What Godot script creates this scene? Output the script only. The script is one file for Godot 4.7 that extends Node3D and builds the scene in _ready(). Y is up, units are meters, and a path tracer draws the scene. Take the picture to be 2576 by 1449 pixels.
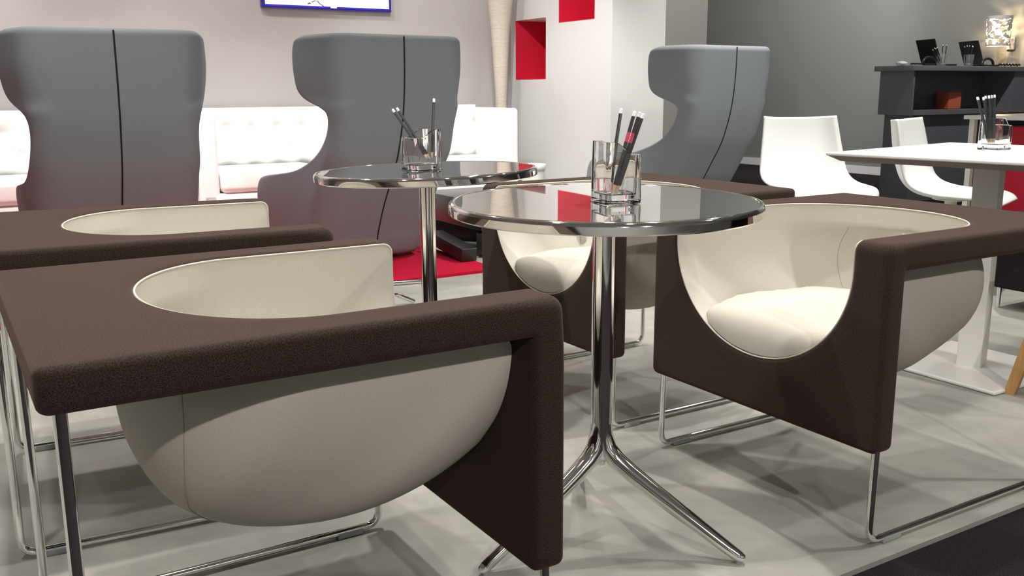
extends Node3D
# Lounge corner of a furniture fair stand: felt armchairs round mirror-topped tables, wing chairs and white sofas behind.

# ---------------------------------------------------------------- camera model (photo pixels, 2576 x 1449)
const FPX := 2381.2554
const PITCH := 11.7926
const ROLL := -0.2955
const EYE := 0.9751
const GRID := 58.5                      # bearing of the room's main axis, degrees right of the view axis

var M := {}
var taken := {}

# ---------------------------------------------------------------- placing
func W(x, y, z) -> Vector3: return Vector3(x, y, -z)          # z counted forward from the camera
func PQ(p, q, y = 0.0) -> Vector3:                            # stand coordinates: p along the sofa wall, q towards it
	var a = deg_to_rad(GRID)
	return W(p * sin(a) - q * cos(a), y, p * cos(a) + q * sin(a))
func ray(u, v) -> Vector3:                                    # direction of a photo pixel (x, y, forward)
	var uu = (u - 1288.0) / FPX
	var vv = (v - 724.5) / FPX
	var r = deg_to_rad(ROLL)
	var a = uu * cos(r) + vv * sin(r)
	var b = -uu * sin(r) + vv * cos(r)
	var t = deg_to_rad(PITCH)
	return Vector3(a, -sin(t) - b * cos(t), cos(t) - b * sin(t))
func at_y(u, v, y) -> Vector3:                                # where the pixel's ray meets height y
	var d = ray(u, v)
	var k = (y - EYE) / d.y
	return W(d.x * k, y, d.z * k)
func at_z(u, v, z) -> Vector3:
	var d = ray(u, v)
	var k = z / d.z
	return W(d.x * k, EYE + d.y * k, z)
func at_q(u, v, q) -> Vector3:
	var d = ray(u, v)
	var a = deg_to_rad(GRID)
	var k = q / (-d.x * cos(a) + d.z * sin(a))
	return W(d.x * k, EYE + d.y * k, d.z * k)
func turn_of(bearing) -> float: return PI - deg_to_rad(bearing)   # local +z faces that bearing

# ---------------------------------------------------------------- scene tree
func numbered(n: String) -> String:
	if not taken.has(n):
		taken[n] = 0
		return n
	taken[n] += 1
	return "%s_%03d" % [n, taken[n]]
func tag(o, label, category, group = "", kind = ""):
	if label: o.set_meta("label", label)
	if category: o.set_meta("category", category)
	if group: o.set_meta("group", group)
	if kind: o.set_meta("kind", kind)
	return o
func thing(called, label, category, at = Vector3.ZERO, turn = 0.0, group = ""):
	var o = Node3D.new()
	o.name = numbered(called)
	add_child(o)
	o.position = at
	o.rotation.y = turn
	return tag(o, label, category, group)
func dup(src, at, turn, label):
	var c = src.duplicate()
	c.name = numbered(String(src.get_meta("base")))
	add_child(c)
	c.position = at
	c.rotation.y = turn
	c.set_meta("label", label)
	return c
func put(mesh: Mesh, called: String, m: Material, parent = null) -> MeshInstance3D:
	var o = MeshInstance3D.new()
	o.mesh = mesh
	o.material_override = m
	if parent == null:
		o.name = numbered(called)
		add_child(o)
	else:
		o.name = called
		parent.add_child(o, true)
	return o
func struct(mesh: Mesh, called: String, m: Material) -> MeshInstance3D:
	var o = put(mesh, called, m)
	o.set_meta("kind", "structure")
	return o

# ---------------------------------------------------------------- mesh builder
class MB:
	var v := PackedVector3Array()
	var g := PackedInt32Array()
	func tri(a, b, c, s = 0):
		v.append(a); v.append(b); v.append(c); g.append(s)
	func quad(a, b, c, d, s = 0):
		tri(a, b, c, s); tri(a, c, d, s)
	# rows of points; closed: each row is a loop; wrap: last row joins the first
	func rows(r: Array, closed := false, wrap := false, s = 0):
		var n = r.size()
		for i in (n if wrap else n - 1):
			var p = r[i]
			var q = r[(i + 1) % n]
			var m = p.size()
			for j in (m if closed else m - 1):
				var k = (j + 1) % m
				quad(p[j], p[k], q[k], q[j], s)
	func fan(loop, s = 1):
		var c = Vector3.ZERO
		for p in loop: c += p
		c /= loop.size()
		for i in loop.size(): tri(c, loop[i], loop[(i + 1) % loop.size()], s)
	func fan_back(loop, s = 1):
		var l = loop.duplicate()
		l.reverse()
		fan(l, s)
	func box(lo: Vector3, hi: Vector3):
		var p = []
		for i in 8: p.append(Vector3(hi.x if i & 1 else lo.x, hi.y if i & 2 else lo.y, hi.z if i & 4 else lo.z))
		var f = [[0, 2, 3, 1], [4, 5, 7, 6], [0, 1, 5, 4], [2, 6, 7, 3], [0, 4, 6, 2], [1, 3, 7, 5]]
		for i in 6: quad(p[f[i][0]], p[f[i][1]], p[f[i][2]], p[f[i][3]], 10 + i)
	func rbox(c: Vector3, size: Vector3, r: float, n := 3, tf := Transform3D()):
		var h = size / 2.0
		r = min(r, min(h.x, min(h.y, h.z)) * 0.999)
		var ax = [[0, 1, 2], [1, 2, 0], [2, 0, 1]]
		for k in 3:
			for sg in [-1.0, 1.0]:
				var cu = _co(h[ax[k][1]], r, n)
				var cv = _co(h[ax[k][2]], r, n)
				var rr = []
				for a in cu:
					var row = PackedVector3Array()
					for b in cv:
						var q = Vector3.ZERO
						q[ax[k][0]] = sg * h[ax[k][0]]
						q[ax[k][1]] = a
						q[ax[k][2]] = b
						var inn = Vector3(clamp(q.x, -h.x + r, h.x - r), clamp(q.y, -h.y + r, h.y - r), clamp(q.z, -h.z + r, h.z - r))
						row.append(tf * (c + inn + (q - inn).normalized() * r))
					rr.append(row)
				if sg < 0: rr.reverse()
				rows(rr)
	func _co(h, r, n):
		var o = []
		for i in n + 1: o.append(-(h - r) - r * tan(PI / 4 * (n - i) / n))
		for i in n + 1: o.append(h - r + r * tan(PI / 4 * i / n))
		return o
	func tube(pts, rad, seg := 10, cap := true):
		var up = Vector3.UP
		var rr = []
		var n = pts.size()
		var t0 = (pts[1] - pts[0]).normalized()
		var nx = t0.cross(Vector3(0.31, 0.83, 0.46)).normalized()
		for i in n:
			var t = (pts[min(i + 1, n - 1)] - pts[max(i - 1, 0)]).normalized()
			nx = (nx - t * nx.dot(t)).normalized()
			var b = t.cross(nx)
			var r = rad[i] if rad is Array or rad is PackedFloat32Array else rad
			var row = PackedVector3Array()
			for k in seg:
				var w = TAU * k / seg
				row.append(pts[i] + (nx * cos(w) + b * sin(w)) * r)
			rr.append(row)
		rows(rr, true)
		if cap:
			fan_back(rr[0]); fan(rr[n - 1])
	func lathe(prof, seg := 48, at := Vector3.ZERO, hard := []):     # prof: Vector2(radius, y), from bottom round to the top
		var s = 0
		for i in prof.size() - 1:
			if i in hard: s += 1
			var a = prof[i]
			var b = prof[i + 1]
			for k in seg:
				var w0 = TAU * k / seg
				var w1 = TAU * (k + 1) / seg
				var d0 = Vector3(cos(w0), 0, sin(w0))
				var d1 = Vector3(cos(w1), 0, sin(w1))
				var p0 = at + d0 * a.x + Vector3.UP * a.y
				var p1 = at + d1 * a.x + Vector3.UP * a.y
				var p2 = at + d1 * b.x + Vector3.UP * b.y
				var p3 = at + d0 * b.x + Vector3.UP * b.y
				if a.x > 0.00001: tri(p0, p1, p2, s)
				if b.x > 0.00001: tri(p0, p2, p3, s)
	func done() -> ArrayMesh:
		var vol = 0.0
		var o = v[0]
		for i in range(0, v.size(), 3): vol += (v[i] - o).dot((v[i + 1] - o).cross(v[i + 2] - o))
		var st = SurfaceTool.new()
		st.begin(Mesh.PRIMITIVE_TRIANGLES)
		for i in range(0, v.size(), 3):
			if (v[i + 1] - v[i]).cross(v[i + 2] - v[i]).length_squared() < 1e-18: continue
			st.set_smooth_group(g[i / 3])
			st.add_vertex(v[i])
			st.add_vertex(v[i + 2] if vol > 0 else v[i + 1])
			st.add_vertex(v[i + 1] if vol > 0 else v[i + 2])
		st.generate_normals()
		return st.commit()

func bent(points: Array, r: float, n := 6) -> Array:          # a path with its corners rounded
	var o = [points[0]]
	for i in range(1, points.size() - 1):
		var p = points[i]
		var a = (points[i - 1] - p).normalized()
		var b = (points[i + 1] - p).normalized()
		for k in n + 1:
			var t = float(k) / n
			o.append((p + a * r).lerp(p, t).lerp(p.lerp(p + b * r, t), t))
	o.append(points[-1])
	return o
func boxm(lo, hi) -> ArrayMesh:
	var b = MB.new()
	b.box(lo, hi)
	return b.done()
func rboxm(c, size, r, n = 3) -> ArrayMesh:
	var b = MB.new()
	b.rbox(c, size, r, n)
	return b.done()
func tubem(pts, r, seg = 10) -> ArrayMesh:
	var b = MB.new()
	b.tube(pts, r, seg)
	return b.done()
func lathem(prof, seg = 48, hard = []) -> ArrayMesh:
	var b = MB.new()
	b.lathe(prof, seg, Vector3.ZERO, hard)
	return b.done()

# ---------------------------------------------------------------- materials
func lin(r, g, b, a = 1.0) -> Color:
	var c = Color(r, g, b).linear_to_srgb()
	c.a = a
	return c
func mat(called, c: Color, rough = 0.6, metal = 0.0) -> StandardMaterial3D:
	var m = StandardMaterial3D.new()
	m.resource_name = called
	m.albedo_color = c
	m.roughness = rough
	m.metallic = metal
	M[called] = m
	return m
func noise_tex(freq, oct, lo: Color, hi: Color, sd, size = 256, type = FastNoiseLite.TYPE_SIMPLEX) -> NoiseTexture2D:
	var n = FastNoiseLite.new()
	n.noise_type = type
	n.seed = sd
	n.frequency = freq
	n.fractal_octaves = oct
	var t = NoiseTexture2D.new()
	t.width = size
	t.height = size
	t.seamless = true
	t.noise = n
	var gr = Gradient.new()
	gr.set_color(0, lo)
	gr.set_color(1, hi)
	t.color_ramp = gr
	return t
func scaled(c: Color, k) -> Color:
	var l = c.srgb_to_linear()
	return Color(min(l.r * k, 1.0), min(l.g * k, 1.0), min(l.b * k, 1.0)).linear_to_srgb()
func cloth(called, c: Color, vary, freq, scale, bump, sheen = 0.0, sd = 1, rough = 0.95) -> StandardMaterial3D:
	var l = c.srgb_to_linear()
	var top = max(l.r, max(l.g, l.b))
	var hue = Color(l.r / top, l.g / top, l.b / top).linear_to_srgb()
	var m = mat(called, hue, rough)
	var grey = Color(top, top, top).linear_to_srgb()
	var t = noise_tex(freq, 4, scaled(grey, 1.0 - vary), scaled(grey, 1.0 + vary), sd)
	t.color_ramp.set_offset(0, 0.28)
	t.color_ramp.set_offset(1, 0.72)
	m.albedo_texture = t
	m.uv1_triplanar = true
	m.uv1_scale = Vector3.ONE * scale
	if bump > 0:
		m.heightmap_enabled = true
		m.heightmap_texture = noise_tex(freq * 1.7, 3, Color.BLACK, Color.WHITE, sd + 7)
		m.heightmap_scale = bump
	if sheen > 0:
		m.rim_enabled = true
		m.rim = sheen
		m.rim_tint = 1.0
	m.metallic_specular = 0.2
	return m
func grained(called, c: Color, vary, sx, sy, rough, sd) -> StandardMaterial3D:       # streaks: a computed picture of fine parallel threads
	var n = FastNoiseLite.new()
	n.seed = sd
	n.frequency = 0.05
	var img = Image.create(256, 256, false, Image.FORMAT_RGB8)
	for y in 256:
		for x in 256:
			var k = n.get_noise_2d(x * sx, y * sy) * 0.7 + n.get_noise_2d(x * sx * 3.1 + 90, y * sy * 3.1) * 0.4
			img.set_pixel(x, y, scaled(c, 1.0 + k * vary))
	var m = mat(called, Color.WHITE, rough)
	m.albedo_texture = ImageTexture.create_from_image(img)
	m.uv1_triplanar = true
	return m
func glow(called, c: Color, power) -> StandardMaterial3D:
	var m = mat(called, c, 0.5)
	m.emission_enabled = true
	m.emission = c
	m.emission_energy_multiplier = power
	return m

func make_materials():
	cloth("felt", lin(0.037, 0.0255, 0.021), 0.6, 0.3, 5.0, 0.04, 0.26, 3)
	cloth("cream", lin(0.53, 0.495, 0.43), 0.09, 0.3, 5.0, 0.012, 0.03, 11)
	cloth("wool", lin(0.255, 0.28, 0.30), 0.2, 0.33, 5.0, 0.012, 0.05, 21)
	cloth("rug", lin(0.48, 0.010, 0.038), 0.35, 0.2, 5.0, 0.12, 0.05, 31)
	cloth("carpet", lin(0.024, 0.018, 0.021), 0.5, 0.25, 4.0, 0.06, 0.0, 41)
	cloth("wall_beige", lin(0.45, 0.43, 0.42), 0.05, 0.3, 3.0, 0.0, 0.0, 51)
	cloth("wall_grey", lin(0.20, 0.205, 0.20), 0.08, 0.3, 3.0, 0.0, 0.0, 61)
	cloth("plum", lin(0.03, 0.025, 0.032), 0.3, 0.3, 5.0, 0.02, 0.0, 43)
	mat("white_paint", lin(0.67, 0.668, 0.665), 0.75)
	mat("red_paint", lin(0.68, 0.010, 0.046), 0.6)
	mat("leather", lin(0.80, 0.805, 0.79), 0.42)
	mat("chrome", lin(0.83, 0.82, 0.80), 0.07, 1.0)
	mat("rim_chrome", lin(0.86, 0.85, 0.83), 0.05, 1.0)
	mat("mirror_top", lin(0.80, 0.81, 0.785), 0.012, 0.94)
	mat("plastic_grey", lin(0.30, 0.31, 0.31), 0.5)
	mat("white_shell", lin(0.82, 0.83, 0.81), 0.38)
	mat("white_laminate", lin(0.80, 0.80, 0.78), 0.3)
	mat("white_lacquer", lin(0.80, 0.79, 0.75), 0.35)
	mat("table_edge", lin(0.16, 0.11, 0.085), 0.5)
	mat("black_wood", lin(0.02, 0.02, 0.021), 0.32)
	mat("black_plastic", lin(0.02, 0.02, 0.022), 0.4)
	mat("seam", lin(0.012, 0.012, 0.014), 0.9)
	mat("stitch", lin(0.42, 0.38, 0.31), 0.9)
	mat("pencil_black", lin(0.025, 0.026, 0.027), 0.45)
	mat("eraser", lin(0.85, 0.85, 0.83), 0.7)
	mat("pencil_wood", lin(0.60, 0.46, 0.30), 0.7)
	mat("pencil_red", lin(0.50, 0.05, 0.09), 0.5)
	mat("counter_top", lin(0.17, 0.165, 0.17), 0.45)
	mat("counter_side", lin(0.15, 0.16, 0.19), 0.5)
	mat("orange_card", lin(0.55, 0.13, 0.07), 0.7)
	mat("bezel", lin(0.03, 0.02, 0.22), 0.25)
	mat("lamp_shell", lin(0.42, 0.40, 0.39), 0.5)
	mat("ceiling", lin(0.45, 0.45, 0.45), 0.9)
	mat("hall_floor", lin(0.36, 0.355, 0.34), 0.7)
	mat("hall_wall", lin(0.5, 0.5, 0.5), 0.9)
	mat("hall_white", lin(0.75, 0.74, 0.73), 0.8)
	mat("hall_dark", lin(0.06, 0.06, 0.065), 0.8)
	mat("fixture", lin(0.55, 0.55, 0.55), 0.4)
	grained("lamp_weave", lin(0.55, 0.49, 0.41), 0.3, 0.25, 3.0, 0.8, 71).uv1_scale = Vector3.ONE * 1.6
	grained("oak", lin(0.45, 0.24, 0.085), 0.4, 3.0, 0.15, 0.5, 73).uv1_scale = Vector3.ONE * 2.0
	var f = grained("floor_vinyl", lin(0.42, 0.413, 0.385), 0.1, 0.35, 1.6, 0.6, 81)
	f.uv1_scale = Vector3.ONE * 0.45
	f.uv1_world_triplanar = true
	f.detail_enabled = true
	f.detail_blend_mode = BaseMaterial3D.BLEND_MODE_MUL
	f.detail_albedo = noise_tex(0.016, 5, Color(0.80, 0.81, 0.80), Color(1, 0.985, 0.965), 83)
	var gl = mat("crystal", Color(1, 1, 1, 0.0), 0.0)
	gl.refraction_enabled = true
	gl.refraction_scale = 0.05
	gl.transparency = BaseMaterial3D.TRANSPARENCY_ALPHA
	var cw = mat("clear_wall", Color(1, 1, 1, 0.06), 0.0)
	cw.transparency = BaseMaterial3D.TRANSPARENCY_ALPHA
	cw.metallic_specular = 0.7
	glow("lens", Color(1, 0.96, 0.9), 12.0)
	glow("bulb", Color(1, 0.88, 0.72), 30.0)
	# the picture on the wall screen: white with a blue edge and a few dark drawn strokes
	var img = Image.create(512, 288, false, Image.FORMAT_RGB8)
	img.fill(Color(1, 1, 1))
	img.fill_rect(Rect2i(0, 0, 512, 3), Color(0.16, 0.13, 0.55))
	img.fill_rect(Rect2i(0, 282, 512, 6), Color(0.20, 0.17, 0.62))
	img.fill_rect(Rect2i(0, 0, 5, 288), Color(0.16, 0.13, 0.55))
	img.fill_rect(Rect2i(508, 0, 4, 288), Color(0.22, 0.2, 0.62))
	var stroke = [[186, 268, 200, 262], [200, 262, 210, 264], [210, 264, 216, 272], [216, 272, 224, 276], [224, 276, 232, 281], [170, 274, 178, 270], [178, 270, 180, 274], [170, 274, 180, 274]]
	for s in stroke:
		for k in 40:
			var t = k / 39.0
			img.fill_rect(Rect2i(int(lerp(s[0], s[2], t)), int(lerp(s[1], s[3], t)), 3, 2), Color(0.18, 0.16, 0.17))
	img.fill_rect(Rect2i(365, 264, 18, 1), Color(0.85, 0.84, 0.86))
	img.fill_rect(Rect2i(44, 281, 10, 3), Color(0.7, 0.3, 0.5))
	img.fill_rect(Rect2i(262, 281, 26, 7), Color(0.8, 0.78, 0.98))
	var sc = mat("screen_picture", Color.BLACK, 0.2)
	sc.emission_enabled = true
	sc.emission = Color.WHITE
	sc.emission_texture = ImageTexture.create_from_image(img)
	sc.emission_operator = BaseMaterial3D.EMISSION_OP_MULTIPLY
	sc.emission_energy_multiplier = 1.6

# ================================================================ felt armchair
const CW := 0.7272
const CD := 0.7353
const CH := 0.668
const CT := 0.0593
const CB := 0.2193
const HA := 0.277                        # half width of the opening
func bend_point(s, l, e) -> Vector3:     # the frame is one board bent over the front edge: s across, l along its outside, e into it
	var rb = 0.024
	var l1 = CD - rb
	var l2 = l1 + rb * PI / 2
	var f; var y
	if l <= l1:
		f = min(-CD / 2 + l, CD / 2 - e); y = CH - e
	elif l >= l2:
		f = CD / 2 - e; y = min(CH - rb - (l - l2), CH - e)
	else:
		var w = (l - l1) / rb
		if e < rb:
			f = CD / 2 - rb + (rb - e) * sin(w); y = CH - rb + (rb - e) * cos(w)
		else:
			f = CD / 2 - e; y = CH - e
	return Vector3(-s, y, f)
func walk(path: Array, weight: Array, n: int) -> Array:   # n + 1 points along a polyline, denser where weight is high
	var acc = [0.0]
	for i in path.size() - 1: acc.append(acc[-1] + path[i].distance_to(path[i + 1]) * weight[i])
	var o = []
	var j = 0
	for k in n + 1:
		var t = acc[-1] * k / n
		while j < path.size() - 2 and acc[j + 1] < t: j += 1
		o.append(path[j].lerp(path[j + 1], clamp((t - acc[j]) / max(acc[j + 1] - acc[j], 1e-9), 0, 1)))
	return o
func half_rim(x, l0, lend, rc) -> Array:     # outer edge from (x, l0) round the two corners at lend to (-x, l0)
	var sg = 1.0 if lend > l0 else -1.0
	var path = [Vector2(x, l0)]
	var wt = [1.0]
	for side in [1, -1]:
		for k in 7:
			var a = PI / 2 * k / 6.0
			var c = Vector2(side * (x - rc), lend - sg * rc)
			path.append(c + (Vector2(cos(a), sg * sin(a)) if side > 0 else Vector2(-sin(a), sg * cos(a))) * rc)
			wt.append(4.0 if k < 6 else 1.0)
	path.append(Vector2(-x, l0))
	return walk(path, wt, 72)
func frame_mesh() -> ArrayMesh:
	var rb = 0.024
	var lmax = CD - rb + rb * PI / 2 + CH - rb - CB
	var la = 0.03 + CD / 2                                    # where the straight sides of the opening begin
	var lb = CD - rb + rb * PI / 2 + CH - rb - 0.60
	var ho = []                                               # edge of the opening, and the outer edge facing it
	var ou = []
	var straight = []
	var l1 = CD - rb
	var l2 = l1 + rb * PI / 2
	for k in 9: straight.append(lerp(la, l1 - 0.062, k / 8.0))
	for k in range(1, 6): straight.append(lerp(l1 - 0.062, l1, k / 5.0))
	for k in range(1, 9): straight.append(lerp(l1, l2, k / 8.0))
	for k in range(1, 9): straight.append(lerp(l2, lb, k / 8.0))
	for l in straight:
		ho.append(Vector2(HA, l)); ou.append(Vector2(CW / 2, l))
	var o = half_rim(CW / 2, lb, lmax, 0.018)
	for k in range(1, 72):
		var a = PI * k / 72.0
		ho.append(Vector2(HA * cos(a), lb + 0.248 * sin(a))); ou.append(o[k])
	straight.reverse()
	for l in straight:
		ho.append(Vector2(-HA, l)); ou.append(Vector2(-CW / 2, l))
	o = half_rim(CW / 2, la, 0.0, 0.018)
	o.reverse()
	for k in range(1, 72):
		var a = PI + PI * k / 72.0
		ho.append(Vector2(HA * cos(a), la + 0.22 * sin(a))); ou.append(o[k])
	var n = ho.size()
	var rr = []
	for i in n:
		var th = (ho[(i + 1) % n] - ho[i - 1]).normalized()
		var to = (ou[(i + 1) % n] - ou[i - 1]).normalized()
		var nh = Vector2(th.y, -th.x)                           # into the board from the opening
		if nh.dot(ou[i] - ho[i]) < 0: nh = -nh
		var no = Vector2(to.y, -to.x)                           # into the board from outside
		if no.dot(ho[i] - ou[i]) < 0: no = -no
		var row = PackedVector3Array()
		var r1 = 0.008
		var r2 = 0.012
		var r3 = 0.013 + 0.0105 * exp(-pow((ou[i].y - (l1 + l2) / 2.0) / 0.055, 2))   # the arm's front corner is rounder
		var prof = []                                           # (edge, inset or share, depth)
		for k in 4:
			var a = PI / 2 * k / 3.0
			prof.append([0, r1 * (1 - cos(a)), CT - r1 + r1 * sin(a)])   # opening edge towards the underside
		for k in 5: prof.append([2, (k + 1) / 6.0, CT])
		for k in 5:
			var a = PI / 2 * k / 4.0
			prof.append([1, r2 * (1 - sin(a)), CT - r2 + r2 * cos(a)])
		for k in 7:
			var a = PI / 2 * k / 6.0
			prof.append([1, r3 * (1 - cos(a)), r3 - r3 * sin(a)])
		for k in 5: prof.append([3, 1.0 - (k + 1) / 6.0, 0.0])
		for k in 4:
			var a = PI / 2 * k / 3.0
			prof.append([0, r1 * (1 - sin(a)), r1 - r1 * cos(a)])
		for q in prof:
			var p: Vector2
			if q[0] == 0: p = ho[i] + nh * q[1]
			elif q[0] == 1: p = ou[i] + no * q[1]
			else: p = (ho[i] + nh * r1).lerp(ou[i] + no * (r2 if q[0] == 2 else r3), q[1])
			row.append(bend_point(p.x, p.y, q[2]))
		rr.append(row)
	var b = MB.new()
	b.rows(rr, true, true)
	return b.done()
func rim_edge(u, e) -> Vector3:              # edge of the opening at depth e under the frame's outside, right half: (s, f, y), u from the back to the front
	var yt = CH - e
	var ff = CD / 2 - e
	var ro = max(0.024 - e, 0.035 * e / CT)
	var ha = HA * 0.994
	if u < 0.5:
		var a = PI / 2 * (1.0 - u / 0.5)
		return Vector3(ha * cos(a), 0.03 - 0.2185 * sin(a), yt)
	if u < 0.58: return Vector3(ha, lerp(0.03, ff - ro, (u - 0.5) / 0.08), yt)
	if u < 0.66:
		var w = PI / 2 * (u - 0.58) / 0.08
		return Vector3(ha, ff - ro + ro * sin(w), yt - ro + ro * cos(w))
	var y1 = yt - ro
	if y1 > 0.60:
		if u < 0.68: return Vector3(ha, ff, lerp(y1, 0.60, (u - 0.66) / 0.02))
		var c = PI / 2 * (u - 0.68) / 0.32
		return Vector3(ha * cos(c), ff, 0.60 - 0.2465 * sin(c))
	var a0 = asin((0.60 - y1) / 0.2465)
	var b = lerp(a0, PI / 2, (u - 0.66) / 0.34)
	return Vector3(ha * cos(b) / cos(a0), ff, 0.60 - 0.2465 * sin(b))
func rim_at(u) -> Vector3: return rim_edge(u, CT)
func keel_at(u) -> Vector2:                 # (f, y) of the bowl's middle line
	var a
	if u < 0.5: a = lerp(0.0, 0.62, pow(u / 0.5, 1.25))
	elif u < 0.66: a = lerp(0.62, 1.02, (u - 0.5) / 0.16)
	else: a = lerp(1.02, PI / 2, (u - 0.66) / 0.34)
	var l = CD / 2 - CT + 0.19
	var m = CH - CT - 0.352
	var k = sin(2 * a)
	return Vector2(CD / 2 - CT - l * cos(a) - 0.066 * k, CH - CT - m * sin(a) - 0.106 * k)
func bowl_point(u, w) -> Vector3:           # w from 0 (right rim) to PI (left rim)
	var r = rim_at(u)
	var c = keel_at(u)
	var m = 2.0 / 2.5
	var k = pow(max(sin(w), 0.0), m)
	var cs = cos(w)
	var s = r.x * sign(cs) * pow(abs(cs), m)
	return Vector3(-s, lerp(r.z, c.y, k), lerp(r.y, c.x, k))
var height_map := {}
func bowl_height(x, f) -> float:            # height of the shell's inside over a plan point
	if height_map.is_empty():
		for i in 241:
			for j in 181:
				var p = bowl_point(i / 240.0, PI * j / 180.0)
				var key = Vector2i(roundi(p.x / 0.006), roundi(p.z / 0.006))
				height_map[key] = max(height_map.get(key, 0.0), p.y) if p.y < 0.52 else height_map.get(key, p.y)
	var k0 = Vector2i(roundi(x / 0.006), roundi(f / 0.006))
	for r in 4:
		for dx in range(-r, r + 1):
			for dz in range(-r, r + 1):
				if height_map.has(k0 + Vector2i(dx, dz)): return height_map[k0 + Vector2i(dx, dz)]
	return 9.0
func shell_mesh() -> ArrayMesh:
	var ins = []
	var nn = 96
	var mm = 40
	for i in nn + 1:
		var row = PackedVector3Array()
		for j in mm + 1: row.append(bowl_point(i / float(nn), PI * j / mm))
		ins.append(row)
	var outs = []
	var mid = Vector3(0, CH, CD / 2)
	for i in nn + 1:
		var row = PackedVector3Array()
		for j in mm + 1:
			var du = ins[min(i + 1, nn)][j] - ins[max(i - 1, 0)][j]
			var dv = ins[i][min(j + 1, mm)] - ins[i][max(j - 1, 0)]
			var nrm = du.cross(dv)
			nrm = nrm.normalized() if nrm.length() > 1e-9 else (ins[i][j] - mid).normalized()
			if nrm.dot(ins[i][j] - mid) < 0: nrm = -nrm
			var q = ins[i][j] + nrm * 0.022
			if q.z > CD / 2 - CT - 0.001: q.z = CD / 2 - CT - 0.001
			if q.y > CH - CT - 0.001: q.y = CH - CT - 0.001
			row.append(q)
		outs.append(row)
	var b = MB.new()
	b.rows(ins)
	outs.reverse()
	b.rows(outs)
	# lining of the cut edge: from the opening's inner edge out to its visible rim
	for sg in [-1.0, 1.0]:
		var rr = []
		for e in [1.0, 0.8, 0.6, 0.4, 0.2, 0.07]:
			var row = PackedVector3Array()
			for i in nn + 1:
				var r = rim_edge(i / float(nn), CT * e)
				row.append(Vector3(-sg * r.x, r.z, r.y))
			rr.append(row)
		if sg < 0: rr.reverse()
		b.rows(rr)
	return b.done()
func cushion_mesh() -> ArrayMesh:
	var c = Vector2(0, 0.12)
	var top = 0.443
	var rim = PackedFloat32Array()
	var nt = 64
	for i in nt:
		var a = TAU * i / nt
		var d = Vector2(sin(a), cos(a))
		var r = 0.02
		while r < 0.42:
			var q = c + d * r
			if abs(q.x) > 0.262 or q.y > CD / 2 - 0.006: break
			if q.y < CD / 2 - CT and bowl_height(q.x, q.y) > top - 0.02: break
			if q.y >= CD / 2 - CT and 0.60 - 0.248 * sqrt(max(0.0, 1.0 - pow(q.x / HA, 2))) > top - 0.02: break
			r += 0.004
		rim.append(r - 0.004)
	for pass_no in 2:
		var old = rim.duplicate()
		for i in nt: rim[i] = min(old[i], (old[i - 1] + 2 * old[i] + old[(i + 1) % nt]) / 4.0)
	var up = []
	var dn = []
	for k in 17:
		var t = k / 16.0
		t = 1.0 - pow(1.0 - t, 1.8)
		var ru = PackedVector3Array()
		var rd = PackedVector3Array()
		for i in nt:
			var a = TAU * i / nt
			var d = Vector2(sin(a), cos(a))
			var q = c + d * rim[i] * t
			var qe = c + d * rim[i]
			var edge = seat_floor(qe) + 0.006
			var base = seat_floor(q) + 0.004
			ru.append(Vector3(q.x, max(base, lerp(min(edge, top), top + 0.010 * (1 - t * t), pow(max(0.0, 1 - pow(t, 10.0)), 0.5))), q.y))
			rd.append(Vector3(q.x, min(base, ru[-1].y - 0.0005), q.y))
		up.append(ru); dn.append(rd)
	var b = MB.new()
	b.rows(up, true)
	dn.reverse()
	b.rows(dn, true)
	b.rows([up[-1], dn[0]], true)
	return b.done()
func seat_floor(q: Vector2) -> float:
	if q.y >= CD / 2 - CT - 0.004: return 0.60 - 0.248 * sqrt(max(0.0, 1.0 - pow(q.x / HA, 2)))
	return min(bowl_height(q.x, q.y), 0.44)
func rim_piping() -> ArrayMesh:
	var pts = []
	for i in 97:
		var r = rim_edge(i / 96.0, 0.0048)
		pts.append(Vector3(-r.x, r.z, r.y))
	for i in range(95, -1, -1):
		var r = rim_edge(i / 96.0, 0.0048)
		pts.append(Vector3(r.x, r.z, r.y))
	return tubem(pts, 0.0022, 6)
func seam_line(side, out) -> ArrayMesh:      # stitched joint running from the rim down under the bowl
	var pts = []
	for j in 30:
		var w = lerp(0.03, PI / 2 - 0.15, j / 29.0)
		var u = 0.20 + 0.38 * pow(j / 29.0, 1.3)
		var p = bowl_point(u, w)
		var du = bowl_point(u + 0.01, w) - bowl_point(u - 0.01, w)
		var dw = bowl_point(u, w + 0.01) - bowl_point(u, w - 0.01)
		var n = du.cross(dw).normalized()
		if n.dot(p - Vector3(0, CH, CD / 2)) < 0: n = -n
		var q = p + n * (0.0222 if out else -0.0002)
		pts.append(Vector3(q.x * side, min(q.y, CH - CT), q.z))
	return tubem(pts, 0.001, 5)
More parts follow.
